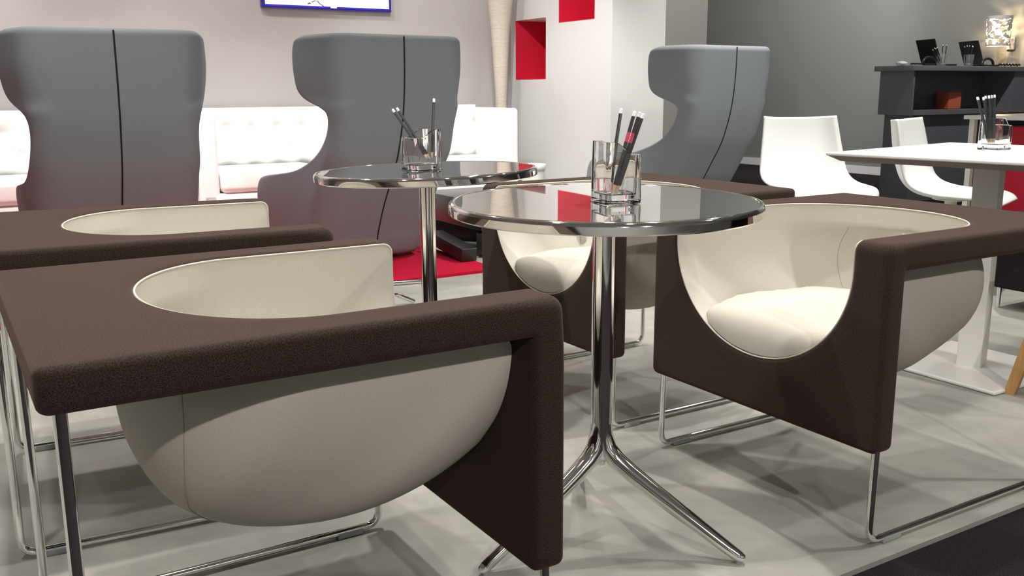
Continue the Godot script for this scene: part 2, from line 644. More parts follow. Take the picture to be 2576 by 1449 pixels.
func make_felt_chair(label, at, bearing):
	var t = thing("felt_armchair", label, "armchair", at, turn_of(bearing), "brown felt armchairs with cream bowls")
	t.set_meta("base", "felt_armchair")
	put(frame_mesh(), "felt_frame", M.felt, t).set_meta("label", "dark brown felt frame bent over the front edge")
	var sh = put(shell_mesh(), "bowl_shell", M.cream, t)
	sh.set_meta("label", "cream fabric bowl hung in the brown frame")
	put(cushion_mesh(), "seat_cushion", M.cream, t)
	put(rim_piping(), "piping", M.cream, sh)
	for s in [-1.0, 1.0]:
		put(seam_line(s, false), "seam", M.stitch, sh)
		put(seam_line(s, true), "seam", M.stitch, sh)
	for s in [-0.344, 0.344]:
		var pts = bent([Vector3(s, CB + 0.02, 0.338), Vector3(s, 0.0135, 0.342), Vector3(s, 0.0135, -0.342), Vector3(s, CH - CT + 0.02, -0.342)], 0.035, 8)
		var sl = put(tubem(pts, 0.0085, 12), "sled_leg", M.chrome, t)
		for f in [-0.27, 0.27]: put(rboxm(Vector3(s, 0.008, f), Vector3(0.018, 0.016, 0.06), 0.003, 2), "glide", M.plastic_grey, sl)
	return t

# ================================================================ mirror topped table
func make_round_table(label, at, tilt: Vector2, bearings):
	var r = 0.326
	var hh = 0.7505
	var t = thing("round_table", label, "table", at, 0.0, "round mirror-topped tables")
	var tb = Basis(Vector3(1, 0, 0), tilt.x) * Basis(Vector3(0, 0, 1), tilt.y)
	var top = put(lathem([Vector2(0, hh - 0.004), Vector2(r - 0.013, hh - 0.004), Vector2(r - 0.013, hh - 0.0004), Vector2(0, hh - 0.0004)], 96, [1, 2]), "table_top", M.mirror_top, t)
	var pr = [Vector2(r - 0.012, hh - 0.026), Vector2(r - 0.003, hh - 0.025), Vector2(r, hh - 0.022), Vector2(r, hh - 0.008), Vector2(r - 0.0015, hh - 0.0035), Vector2(r - 0.005, hh), Vector2(r - 0.011, hh + 0.0008), Vector2(r - 0.014, hh - 0.001), Vector2(r - 0.014, hh - 0.026), Vector2(r - 0.012, hh - 0.026)]
	var rim = put(lathem(pr, 128, [2, 3]), "rim", M.rim_chrome, t)
	var un = put(lathem([Vector2(0, hh - 0.022), Vector2(r - 0.014, hh - 0.022), Vector2(r - 0.014, hh - 0.005), Vector2(0, hh - 0.005)], 96, [1, 2]), "underside_board", M.plastic_grey, t)
	var pl = put(lathem([Vector2(0, hh - 0.03), Vector2(0.11, hh - 0.029), Vector2(0.12, hh - 0.022), Vector2(0, hh - 0.022)], 48, [2]), "mounting_plate", M.plastic_grey, t)
	for o in [top, rim, un, pl]:
		o.transform = Transform3D(Basis(), Vector3(0, hh - 0.03, 0)) * Transform3D(tb, Vector3.ZERO) * Transform3D(Basis(), Vector3(0, -hh + 0.03, 0))
	put(lathem([Vector2(0, 0.165), Vector2(0.015, 0.168), Vector2(0.0225, 0.185), Vector2(0.0235, 0.24), Vector2(0.0235, hh - 0.028), Vector2(0, hh - 0.028)], 40, [4]), "post", M.chrome, t)
	for bd in bearings:
		var a = deg_to_rad(bd)
		var d = Vector3(sin(a), 0, -cos(a))
		var pts = []
		var rad = []
		for p in [[0.004, 0.27, 0.019], [0.007, 0.235, 0.020], [0.016, 0.205, 0.0205], [0.036, 0.182, 0.0205], [0.07, 0.158, 0.020], [0.12, 0.127, 0.019], [0.18, 0.092, 0.0175], [0.24, 0.057, 0.0155], [0.29, 0.0285, 0.0135], [0.312, 0.0165, 0.0125], [0.322, 0.0125, 0.010], [0.325, 0.011, 0.006]]:
			pts.append(d * p[0] + Vector3.UP * p[1]); rad.append(p[2])
		var ft = put(tubem(pts, rad, 20), "foot", M.chrome, t)
		put(lathem([Vector2(0, 0), Vector2(0.007, 0), Vector2(0.007, 0.006), Vector2(0, 0.008)], 12, [1]), "foot_pad", M.plastic_grey, ft).position = d * 0.312
	return t

# ================================================================ wing chair
func curve(h, keys) -> float:
	for i in keys.size() - 1:
		if h <= keys[i + 1][0]:
			var t = clamp((h - keys[i][0]) / (keys[i + 1][0] - keys[i][0]), 0.0, 1.0)
			var m0 = (keys[i + 1][1] - keys[max(i - 1, 0)][1]) / (keys[i + 1][0] - keys[max(i - 1, 0)][0])
			var j = min(i + 2, keys.size() - 1)
			var m1 = (keys[j][1] - keys[i][1]) / (keys[j][0] - keys[i][0])
			var dx = keys[i + 1][0] - keys[i][0]
			var t2 = t * t
			var t3 = t2 * t
			return (2 * t3 - 3 * t2 + 1) * keys[i][1] + (t3 - 2 * t2 + t) * dx * m0 + (3 * t2 - 2 * t3) * keys[i + 1][1] + (t3 - t2) * dx * m1
	return keys[-1][1]
const BACK_F := [[0.03, 0.015], [0.14, -0.03], [0.2, -0.05], [0.35, -0.125], [0.47, -0.20], [0.6, -0.282], [0.7, -0.325], [0.82, -0.362], [0.95, -0.385], [1.1, -0.397], [1.27, -0.40]]
const WING_L := [[0.03, 0.44], [0.14, 0.52], [0.25, 0.64], [0.40, 0.71], [0.47, 0.705], [0.495, 0.64], [0.515, 0.48], [0.535, 0.33], [0.56, 0.225], [0.60, 0.14], [0.66, 0.07], [0.73, 0.03], [0.82, 0.018], [0.865, 0.028], [0.895, 0.075], [0.92, 0.14], [0.95, 0.195], [0.99, 0.228], [1.06, 0.24], [1.15, 0.245], [1.21, 0.238], [1.24, 0.215], [1.26, 0.165]]
const BACK_W := [[0.03, 0.32], [0.14, 0.33], [0.4, 0.35], [0.6, 0.345], [0.8, 0.335], [0.95, 0.36], [1.1, 0.375], [1.27, 0.37]]
func wing_line(h) -> Array:                 # plan line of the shell at height h, tip to tip, points (s, f)
	var w = curve(h, BACK_W)
	var fb = curve(h, BACK_F)
	var l = curve(h, WING_L)
	var sp = lerp(0.06, 0.27, smoothstep(0.6, 0.95, h))
	var rc = 0.065 + 0.045 * smoothstep(0.02, 0.22, l)
	var half = []                            # right half from the middle of the back outwards
	for k in 7: half.append(Vector2((w - rc) * k / 6.0, fb))
	var a1 = PI / 2 - sp
	for k in range(1, 9):
		var a = a1 * k / 8.0
		half.append(Vector2(w - rc + rc * sin(a), fb + rc - rc * cos(a)))
	var e = half[-1]
	var d = Vector2(sin(sp), cos(sp))
	var rest = l * 0.93
	for k in range(1, 11): half.append(e + d * rest * k / 10.0)
	var full = []
	for i in range(half.size() - 1, 0, -1): full.append(Vector2(-half[i].x, half[i].y))
	return full + half
func wing_shell() -> ArrayMesh:
	var hs = []
	var h = 0.04
	while h < 1.2601:
		hs.append(h)
		if h > 1.215: h += 0.005
		elif (h > 0.44 and h < 0.62) or (h > 0.86 and h < 1.01): h += 0.0075
		else: h += 0.02
	if hs[-1] < 1.2599: hs.append(1.26)
	var rr = []
	for y in hs:
		var ln = wing_line(y)
		var n = ln.size()
		var th = 0.036
		if y > 1.226: th *= max(0.12, sqrt(max(0.0, 1.0 - pow((y - 1.226) / 0.0342, 2))))
		if y < 0.065: th *= max(0.3, sqrt(max(0.0, 1.0 - pow((0.065 - y) / 0.027, 2))))
		var row = PackedVector3Array()
		var nr = []
		for i in n:
			var t = (ln[min(i + 1, n - 1)] - ln[max(i - 1, 0)]).normalized()
			nr.append(Vector2(-t.y, t.x))
		for i in n: row.append(Vector3(-(ln[i] - nr[i] * th).x, y, (ln[i] - nr[i] * th).y))
		var tip = (ln[n - 1] - ln[n - 2]).normalized()
		for k in range(1, 6):
			var a = PI * k / 6.0
			var q = ln[n - 1] - nr[n - 1] * th * cos(a) + tip * th * sin(a)
			row.append(Vector3(-q.x, y, q.y))
		for i in range(n - 1, -1, -1): row.append(Vector3(-(ln[i] + nr[i] * th).x, y, (ln[i] + nr[i] * th).y))
		var tip0 = (ln[0] - ln[1]).normalized()
		for k in range(1, 6):
			var a = PI * k / 6.0
			var q = ln[0] + nr[0] * th * cos(a) + tip0 * th * sin(a)
			row.append(Vector3(-q.x, y, q.y))
		rr.append(row)
	var b = MB.new()
	b.rows(rr, true)
	var n2 = rr[0].size()
	for e in [0, rr.size() - 1]:            # close the thin top and bottom edges
		var r = rr[e]
		var m = wing_line(hs[e]).size()
		for i in m - 1:
			var j = m + 5 + (m - 1 - i)
			if e == 0: b.quad(r[i], r[j], r[j - 1], r[i + 1])
			else: b.quad(r[i], r[i + 1], r[j - 1], r[j])
	return b.done()
func make_wing_chair(label, at, bearing):
	var t = thing("wing_chair", label, "armchair", at, turn_of(bearing), "grey wing chairs")
	t.set_meta("base", "wing_chair")
	put(wing_shell(), "wing_shell", M.wool, t)
	var pts = []
	for k in 46:
		var y = lerp(0.05, 1.25, k / 45.0)
		pts.append(Vector3(0, y, curve(y, BACK_F) - 0.0365))
	put(tubem(pts, 0.0042, 8), "back_seam", M.seam, t).set_meta("label", "dark seam down the middle of the back")
	put(rboxm(Vector3(0, 0.345, 0.26), Vector3(0.60, 0.21, 0.52), 0.07, 4), "seat", M.wool, t)
	put(lathem([Vector2(0, 0.0), Vector2(0.24, 0.0), Vector2(0.24, 0.012), Vector2(0.05, 0.02), Vector2(0.05, 0.25), Vector2(0, 0.25)], 32, [1, 2, 3, 4]), "swivel_base", M.black_wood, t).position = Vector3(0, 0.0165, 0.26)
	return t

# ================================================================ white sofa
func tufted(x0, x1, y0, y1, z, cols, rws) -> ArrayMesh:
	var b = MB.new()
	var nx = cols * 10
	var ny = rws * 9
	var rr = []
	for j in ny + 1:
		var row = PackedVector3Array()
		for i in nx + 1:
			var u = float(i) / nx * cols
			var v = float(j) / ny * rws
			var best = 9.0
			for rj in range(int(floor(v)) - 1, int(floor(v)) + 3):
				var off = 0.5 if posmod(rj, 2) else 0.0
				var cx = round(u - off) + off
				best = min(best, Vector2(u - cx, (v - rj) * 1.1).length())
			var dep = 0.026 * exp(-best * best * 14.0) + 0.006 * (1.0 - abs(sin(PI * (u + v))) * 0.5) * exp(-pow(sin(PI * (u + v * 0.5)), 2) * 6.0)
			var edge = min(min(float(i), float(nx - i)) / 5.0, min(float(j), float(ny - j)) / 5.0)
			var rnd = 0.03 * pow(1.0 - clamp(edge, 0.0, 1.0), 2)
			row.append(Vector3(lerp(x0, x1, float(i) / nx), lerp(y0, y1, float(j) / ny), z - dep - rnd))
		rr.append(row)
	b.rows(rr)
	var bk = []                              # plain back and edges
	for j in ny + 1:
		var row = PackedVector3Array()
		for i in nx + 1: row.append(Vector3(lerp(x0, x1, float(i) / nx), lerp(y0, y1, float(j) / ny), z - 0.12))
		bk.append(row)
	bk.reverse()
	b.rows(bk)
	bk.reverse()
	b.rows([rr[0], bk[0]].duplicate(), false, false, 1)
	b.rows([bk[ny], rr[ny]], false, false, 2)
	for e in [0, nx]:
		var a = PackedVector3Array()
		var c = PackedVector3Array()
		for j in ny + 1:
			a.append(rr[j][e]); c.append(bk[j][e])
		b.rows([a, c], false, false, 3)
	return b.done()
func make_sofa(label, p0, p1, seats):       # between stand coordinates p0 and p1 along the wall, front at q 6.95
	var w = p1 - p0
	var t = thing("tufted_sofa", label, "sofa", PQ((p0 + p1) / 2, 6.95), turn_of(GRID + 90.0), "white tufted sofas")
	var aw = 0.15
	put(rboxm(Vector3(0, 0.155, -0.36), Vector3(w - 0.04, 0.19, 0.72), 0.02), "base", M.leather, t)
	put(rboxm(Vector3(0, 0.455, -0.66), Vector3(w - 2 * aw + 0.04, 0.79, 0.16), 0.03), "back_panel", M.leather, t)
	var bk = put(tufted(-w / 2 + aw, w / 2 - aw, 0.40, 0.855, -0.46, seats * 4, 3), "tufted_back", M.leather, t)
	bk.set_meta("label", "deep-buttoned white leather back")
	for s in [-1, 1]:
		put(rboxm(Vector3(s * (w / 2 - aw / 2), 0.445, -0.37), Vector3(aw, 0.77, 0.74), 0.035, 4), "arm", M.leather, t)
		for f in [-0.66, -0.06]: put(lathem([Vector2(0, 0), Vector2(0.018, 0), Vector2(0.024, 0.06), Vector2(0, 0.06)], 12, [1, 2]), "leg", M.chrome, t).position = Vector3(s * (w / 2 - 0.1), 0, f)
	var cw = (w - 2 * aw) / seats
	for k in seats: put(rboxm(Vector3(-w / 2 + aw + cw * (k + 0.5), 0.335, -0.235), Vector3(cw - 0.008, 0.175, 0.50), 0.05, 4), "seat_cushion", M.leather, t)
	return t

# ================================================================ white shell chair
func make_shell_chair(label, at, bearing):
	var t = thing("shell_chair", label, "chair", at, turn_of(bearing), "white moulded shell chairs")
	t.set_meta("base", "shell_chair")
	# side profile: (f, y, half width, wrap forward/up of the edges)
	var pr = [[-0.30, 0.815, 0.215, 0.070], [-0.29, 0.74, 0.224, 0.078], [-0.276, 0.66, 0.234, 0.082], [-0.256, 0.585, 0.244, 0.080], [-0.226, 0.52, 0.252, 0.070], [-0.18, 0.472, 0.259, 0.054], [-0.115, 0.443, 0.264, 0.040], [-0.02, 0.432, 0.265, 0.028], [0.09, 0.434, 0.262, 0.020], [0.19, 0.437, 0.255, 0.012], [0.245, 0.428, 0.245, 0.004], [0.27, 0.41, 0.235, 0.0]]
	var rr = []
	var dense = []
	for i in pr.size() - 1:
		for k in 4:
			var q = []
			for c in 4: q.append(cubic_interpolate(pr[i][c], pr[i + 1][c], pr[max(i - 1, 0)][c], pr[min(i + 2, pr.size() - 1)][c], k / 4.0))
			dense.append(q)
	dense.append(pr[-1])
	var n = dense.size()
	for i in n:
		var a = dense[max(i - 1, 0)]
		var c = dense[min(i + 1, n - 1)]
		var d = Vector2(c[0] - a[0], c[1] - a[1]).normalized()
		var nm = Vector2(-d.y, d.x)                              # towards the sitter
		if nm.y < 0 and nm.x < 0: nm = -nm
		var row = PackedVector3Array()
		for j in 21:
			var u = lerp(-1.0, 1.0, j / 20.0)
			var wv = dense[i][3] * pow(abs(u), 3.0)
			row.append(Vector3(u * dense[i][2], dense[i][1] + nm.y * wv, dense[i][0] + nm.x * wv))
		rr.append(row)
	var b = MB.new()
	var back = []
	for i in n:
		var row = PackedVector3Array()
		for j in 21:
			var du = rr[i][min(j + 1, 20)] - rr[i][max(j - 1, 0)]
			var dv = rr[min(i + 1, n - 1)][j] - rr[max(i - 1, 0)][j]
			var nn = du.cross(dv).normalized()
			if nn.y > 0 or (abs(nn.y) < 0.3 and nn.z > 0): nn = -nn
			row.append(rr[i][j] + nn * 0.011)
		back.append(row)
	b.rows(rr)
	back.reverse()
	b.rows(back)
	back.reverse()
	for e in [0, n - 1]:
		var x = [rr[e], back[e]]
		if e == 0: x.reverse()
		b.rows(x)
	for e in [0, 20]:
		var a = PackedVector3Array()
		var c = PackedVector3Array()
		for i in n:
			a.append(rr[i][e]); c.append(back[i][e])
		b.rows([a, c] if e == 0 else [c, a])
	put(b.done(), "shell", M.white_shell, t)
	put(lathem([Vector2(0, 0.10), Vector2(0.03, 0.10), Vector2(0.03, 0.40), Vector2(0.09, 0.41), Vector2(0.09, 0.425), Vector2(0, 0.425)], 24, [1, 2, 3, 4]), "column", M.white_lacquer, t)
	for k in 4:
		var a = PI / 4 + k * PI / 2
		var d = Vector3(sin(a), 0, cos(a))
		put(tubem([d * 0.02 + Vector3.UP * 0.13, d * 0.12 + Vector3.UP * 0.09, d * 0.29 + Vector3.UP * 0.014], [0.02, 0.018, 0.012], 12), "leg", M.white_lacquer, t)
	return t

# ================================================================ small things
func cup_mesh(w, h_lo, h_hi, toward) -> ArrayMesh:
	var n = 56
	var ring = func(hw, yf):
		var row = PackedVector3Array()
		for k in n:
			var a = TAU * k / n
			var c = cos(a)
			var s = sin(a)
			var r = hw / pow(pow(abs(c), 12.0) + pow(abs(s), 12.0), 1.0 / 12.0)
			var y = yf
			if y is Callable: y = yf.call(a)
			row.append(Vector3(c * r, y, s * r))
		return row
	var lip = func(a): return lerp(h_lo, h_hi, smoothstep(-0.5, 0.55, cos(a - toward)))
	var lip2 = func(a): return lerp(h_lo, h_hi, smoothstep(-0.5, 0.55, cos(a - toward))) - 0.0015
	var mid = func(a): return lerp(h_lo, h_hi, smoothstep(-0.5, 0.55, cos(a - toward))) * 0.55
	var rr = [ring.call(w * 0.475, 0.0), ring.call(w * 0.497, 0.0015), ring.call(w * 0.5, 0.004), ring.call(w * 0.492, mid), ring.call(w * 0.478, lip2), ring.call(w * 0.472, lip), ring.call(w * 0.412, lip), ring.call(w * 0.406, lip2), ring.call(w * 0.40, mid), ring.call(w * 0.39, 0.021), ring.call(w * 0.37, 0.018)]
	var b = MB.new()
	for k in rr.size() - 1: b.rows([rr[k], rr[k + 1]], true, false, 0 if k in [2, 3] else (1 if k in [7, 8] else 2 + k))
	b.fan_back(rr[0], 30)
	b.fan(rr[-1], 31)
	return b.done()
func make_cup(label, at, turn, w = 0.08, lo = 0.098, hi = 0.124, group = "crystal pencil cups"):
	var t = thing("pencil_cup", label, "cup", at, turn, group)
	put(cup_mesh(w, lo, hi, 0.0), "tumbler", M.crystal, t)
	return t
var pencil_parts := {}
func make_pencil(label, group, foot: Vector3, top: Vector3, red = false, length = 0.172):
	if pencil_parts.is_empty():
		var hex = func(r, y0, y1):
			var b = MB.new()
			var lo = PackedVector3Array()
			var hi = PackedVector3Array()
			for k in 6:
				lo.append(Vector3(cos(TAU * k / 6) * r, y0, sin(TAU * k / 6) * r))
				hi.append(Vector3(cos(TAU * k / 6) * r, y1, sin(TAU * k / 6) * r))
			for k in 6: b.quad(lo[k], hi[k], hi[(k + 1) % 6], lo[(k + 1) % 6], 20 + k)
			b.fan_back(lo); b.fan(hi, 2)
			return b.done()
		pencil_parts.barrel = hex.call(0.0038, 0.018, 0.162)
		pencil_parts.band = hex.call(0.00388, 0.108, 0.128)
		pencil_parts.cap = lathem([Vector2(0, 0.1615), Vector2(0.0036, 0.1615), Vector2(0.0036, 0.170), Vector2(0.0028, 0.172), Vector2(0, 0.1722)], 12, [1, 2])
		pencil_parts.tip = lathem([Vector2(0.0007, 0.003), Vector2(0.0036, 0.0185), Vector2(0, 0.0185)], 12, [1])
		pencil_parts.lead = lathem([Vector2(0, 0), Vector2(0.0007, 0.003), Vector2(0, 0.0032)], 8, [1])
	var t = thing("pencil", label, "pencil", foot, 0.0, group)
	var y = (top - foot).normalized()
	var x = y.cross(Vector3(0.2, 0.1, 1)).normalized()
	t.basis = Basis(x, y, x.cross(y))
	put(pencil_parts.barrel, "barrel", M.pencil_black, t)
	put(pencil_parts.cap, "eraser", M.eraser, t).set_meta("label", "white eraser tip")
	put(pencil_parts.tip, "wood_tip", M.pencil_wood, t)
	put(pencil_parts.lead, "lead", M.pencil_black, t)
	if red: put(pencil_parts.band, "red_mark", M.pencil_red, t)
	return t

# ================================================================ lamps
func spot(at: Vector3, aim: Vector3, energy, angle, col = Color(1, 0.99, 0.972), size = 0.05):
	var t = thing("unseen_spotlight", "small unseen can spotlight hung under the ceiling, several added as fill light", "spotlight", at, 0.0, "ceiling spotlights")
	var d = (aim - at).normalized()
	var x = d.cross(Vector3(0.13, 0.02, 1)).normalized()
	var bs = Basis(x, -d, x.cross(-d))
	var can = put(lathem([Vector2(0, 0.16), Vector2(0.055, 0.16), Vector2(0.06, 0.15), Vector2(0.06, 0.0), Vector2(0.053, 0.0), Vector2(0.05, 0.02), Vector2(0, 0.02)], 24, [2, 3, 4, 5]), "can", M.fixture, t)
	var le = put(lathem([Vector2(0, 0.012), Vector2(0.049, 0.012), Vector2(0.049, 0.019), Vector2(0, 0.019)], 24, [1, 2]), "lens", M.lens, t)
	can.basis = bs
	le.basis = bs
	put(tubem([Vector3(0, 0.1, 0) if true else Vector3.ZERO, Vector3(0, 4.2 - at.y, 0)], 0.012, 10), "stem", M.fixture, t)
	var l = SpotLight3D.new()
	l.name = "beam"
	l.light_color = col
	l.light_energy = energy
	l.light_size = size
	l.spot_angle = angle
	l.spot_angle_attenuation = 0.6
	l.spot_range = 30.0
	l.spot_attenuation = 2.0
	l.shadow_enabled = true
	t.add_child(l)
	l.position = d * 0.01
	l.basis = Basis.looking_at(d, Vector3(0.1, 0.2, 1).normalized())
	return t

func _ready():
	# ------------------------------------------------ camera
	var cam = Camera3D.new()
	cam.name = "camera"
	var pt = deg_to_rad(PITCH)
	var rl = deg_to_rad(ROLL)
	var fw = Vector3(0, -sin(pt), -cos(pt))
	var up = Vector3(0, cos(pt), -sin(pt))
	var rt = Vector3.RIGHT
	cam.basis = Basis(rt * cos(rl) + up * sin(rl), up * cos(rl) - rt * sin(rl), -fw)
	cam.position = Vector3(0, EYE, 0)
	cam.fov = rad_to_deg(2 * atan(724.5 / FPX))
	cam.near = 0.05
	cam.far = 100.0
	add_child(cam)
	cam.current = true
	# ------------------------------------------------ environment and exposure
	var env = Environment.new()
	env.background_mode = Environment.BG_COLOR
	env.background_color = Color(0.02, 0.02, 0.02)
	env.tonemap_mode = Environment.TONE_MAPPER_LINEAR
	env.tonemap_exposure = 1.12
	env.sdfgi_enabled = true
	env.ssao_enabled = true
	env.ssil_enabled = true
	var we = WorldEnvironment.new()
	we.name = "environment"
	we.environment = env
	add_child(we)
	make_materials()
	# ------------------------------------------------ lights: spots under the stand ceiling, hall floodlights behind the camera, plus added fill spots
	for a in [[1.0, 2.85, 0.3, 2.2, 4.5], [-0.5, 2.5, -0.7, 1.8, 4.3], [-1.9, 3.5, -1.5, 2.7, 4.2], [0.5, 4.3, 0.5, 3.4, 1.4], [2.1, 4.1, 1.7, 3.3, 2.6], [0.7, 1.2, 0.7, 1.6, 1.0], [-1.1, 1.0, -0.8, 1.5, 2.6], [2.9, 2.2, 1.8, 2.9, 4.0]]:
		spot(W(a[0], 3.4, a[1]), W(a[2], 0.0, a[3]), a[4], 50.0)
	for a in [[-2.15, 5.1, -2.35, 5.45, 4.6], [-0.95, 5.7, -1.15, 6.0, 4.4]]:                     # over the wing chairs
		spot(W(a[0], 3.4, a[1]), W(a[2], 0.0, a[3]), a[4], 36.0)
	for a in [[-3.2, 5.2, -3.3, 6.3, 4.4], [-2.1, 5.5, -2.2, 6.7, 4.6], [-1.0, 6.0, -1.1, 7.2, 4.7], [0.0, 6.4, -0.1, 7.7, 4.6]]:       # over the sofas
		spot(W(a[0], 3.4, a[1]), W(a[2], 0.2, a[3]), a[4], 32.0)
	spot(W(-3.2, 3.9, 4.9), W(-3.9, 2.4, 6.8), 5.0, 60.0)      # washing the sofa wall
	spot(W(-1.6, 3.9, 5.6), W(-2.2, 2.2, 7.6), 3.8, 60.0)
	spot(PQ(6.0, 4.6, 3.7), PQ(6.0, 7.0, 1.4), 4.6, 26.0)  # added fill spot, lifts the beige wall return
	spot(W(-0.4, 3.4, 5.2), W(0.2, 1.0, 8.5), 6.5, 30.0)
	spot(W(2.5, 3.4, 5.4), W(2.2, 0.4, 5.2), 7.0, 45.0)
	spot(W(1.5, 3.4, 6.4), W(1.2, 0.6, 6.5), 7.0, 42.0)
	spot(W(3.0, 3.4, 8.2), W(4.1, 1.9, 10.8), 6.5, 50.0)  # added washer, brightens the grey wall
	spot(W(2.3, 3.4, 9.4), W(3.0, 2.0, 12.2), 7.5, 50.0)  # second added washer, farther along the grey wall
	spot(W(3.9, 3.4, 7.0), W(5.0, 1.0, 9.4), 5.0, 50.0)
	spot(W(2.3, 3.9, -2.7), W(0.0, 0.5, 2.0), 10.5, 34.0, Color(1, 0.98, 0.96), 0.05)
	spot(W(1.0, 3.9, -3.6), W(-1.0, 0.6, 4.2), 4.2, 30.0, Color(1, 0.98, 0.96), 0.05)
	for a in [[-3.0, -3.0], [1.0, -5.0], [5.0, -4.0], [6.5, 0.5], [-5.5, 2.0]]:       # added hall floods, brightening what the chrome mirrors
		spot(W(a[0], 3.7, a[1]), W(a[0] * 1.5, 0.8, a[1] - 3.5), 12.0, 55.0)
	spot(W(0.5, 3.8, -3.4), W(0.3, 0.0, -4.4), 11.0, 60.0)  # added spot on the hall floor, so the table rim mirrors brighter
	build_setting()
	build_furniture()
	build_details()

# ================================================================ the setting
func slab_pq(p0, p1, q0, q1, y0, y1) -> ArrayMesh:
	var b = MB.new()
	b.box(Vector3(p0, y0, q0), Vector3(p1, y1, q1))
	for i in b.v.size(): b.v[i] = PQ(b.v[i].x, b.v[i].z, b.v[i].y)
	return b.done()
func build_setting():
	struct(slab_pq(-9.0, 6.6, 1.165, 12.6, -0.12, 0.0), "floor", M.floor_vinyl)
	struct(slab_pq(6.6, 12.0, 1.165, 12.6, -0.12, -0.004), "floor_aisle", M.carpet)
	struct(slab_pq(-9.0, 12.0, -1.2, 1.165, -0.14, -0.012), "floor_carpet", M.carpet)
	struct(slab_pq(-9.0, 12.0, -9.5, -1.2, -0.14, -0.014), "floor_hall", M.hall_floor)
	struct(slab_pq(-9.0, 12.0, -9.5, 12.6, 4.2, 4.4), "ceiling", M.ceiling)
	struct(slab_pq(-9.0, 4.75, 7.75, 8.0, 0.0, 4.2), "wall_left", M.wall_beige)
	struct(slab_pq(9.3, 9.55, -9.5, 12.6, 0.0, 4.2), "wall_right", M.wall_grey)
	struct(slab_pq(-9.2, -9.0, -9.5, 8.0, 0.0, 4.2), "wall_hall_end", M.hall_wall)
	struct(slab_pq(-9.2, 9.55, -9.7, -9.5, 0.0, 4.2), "wall_hall_back", M.hall_wall)
	for k in 9:                               # stands across the aisle, mirrored in the chrome
		struct(slab_pq(-7.0 + k * 1.75, -6.1 + k * 1.75, -5.2 - (k % 3) * 0.8, -5.0 - (k % 3) * 0.8, 0.0, 2.4 + (k % 2) * 0.4), "wall_partition_%d" % (k + 1), M.hall_white if k % 2 else M.hall_dark)
	struct(slab_pq(5.3, 9.3, 12.3, 12.5, 0.0, 4.2), "wall_far", M.wall_grey)
	struct(slab_pq(9.28, 9.3, 4.0, 12.3, 0.0, 0.09), "baseboard_right", M.white_paint)
	# the white pier with its square red recesses
	var b = MB.new()
	var q0 = 6.21
	var q1 = 8.0
	var p0 = 4.75
	var p1 = 5.30
	var dp = 0.42
	var n = [[7.16, 7.67, 1.07, 1.60], [6.445, 6.965, 1.54, 2.07]]
	b.box(Vector3(p0 + dp, 0, q0), Vector3(p1, 4.2, q1))
	b.box(Vector3(p0, 0, n[0][1]), Vector3(p0 + dp, 4.2, q1))
	b.box(Vector3(p0, 0, n[1][1]), Vector3(p0 + dp, 4.2, n[0][0]))
	b.box(Vector3(p0, 0, q0), Vector3(p0 + dp, 4.2, n[1][0]))
	for k in n:
		b.box(Vector3(p0, 0, k[0]), Vector3(p0 + dp, k[2], k[1]))
		b.box(Vector3(p0, k[3], k[0]), Vector3(p0 + dp, 4.2, k[1]))
	for i in b.v.size(): b.v[i] = PQ(b.v[i].x, b.v[i].z, b.v[i].y)
	var pier = struct(b.done(), "wall_pier", M.white_paint)
	for k in n:
		var l = MB.new()                     # red lining: back, both sides and floor of the recess
		l.box(Vector3(p0 + dp - 0.006, k[2], k[0]), Vector3(p0 + dp - 0.001, k[3], k[1]))
		l.box(Vector3(p0 + 0.003, k[2] + 0.001, k[1] - 0.006), Vector3(p0 + dp - 0.006, k[3] - 0.001, k[1] - 0.001))
		l.box(Vector3(p0 + 0.003, k[2] + 0.001, k[0] + 0.001), Vector3(p0 + dp - 0.006, k[3] - 0.001, k[0] + 0.006))
		l.box(Vector3(p0 + 0.003, k[2] + 0.001, k[0] + 0.006), Vector3(p0 + dp - 0.006, k[2] + 0.006, k[1] - 0.006))
		for i in l.v.size(): l.v[i] = PQ(l.v[i].x, l.v[i].z, l.v[i].y)
		put(l.done(), "red_lining", M.red_paint, pier).set_meta("label", "square recess lined in red")
	struct(slab_pq(5.30, 6.49, 7.0, 8.0, 0.0, 4.2), "wall_return", M.wall_beige)
	var rg = put(slab_pq(-1.4, 2.62, 4.41, 6.7, 0.0, 0.016), "red_rug", M.rug)
	tag(rg, "red carpet piece lying under the grey wing chairs", "rug")

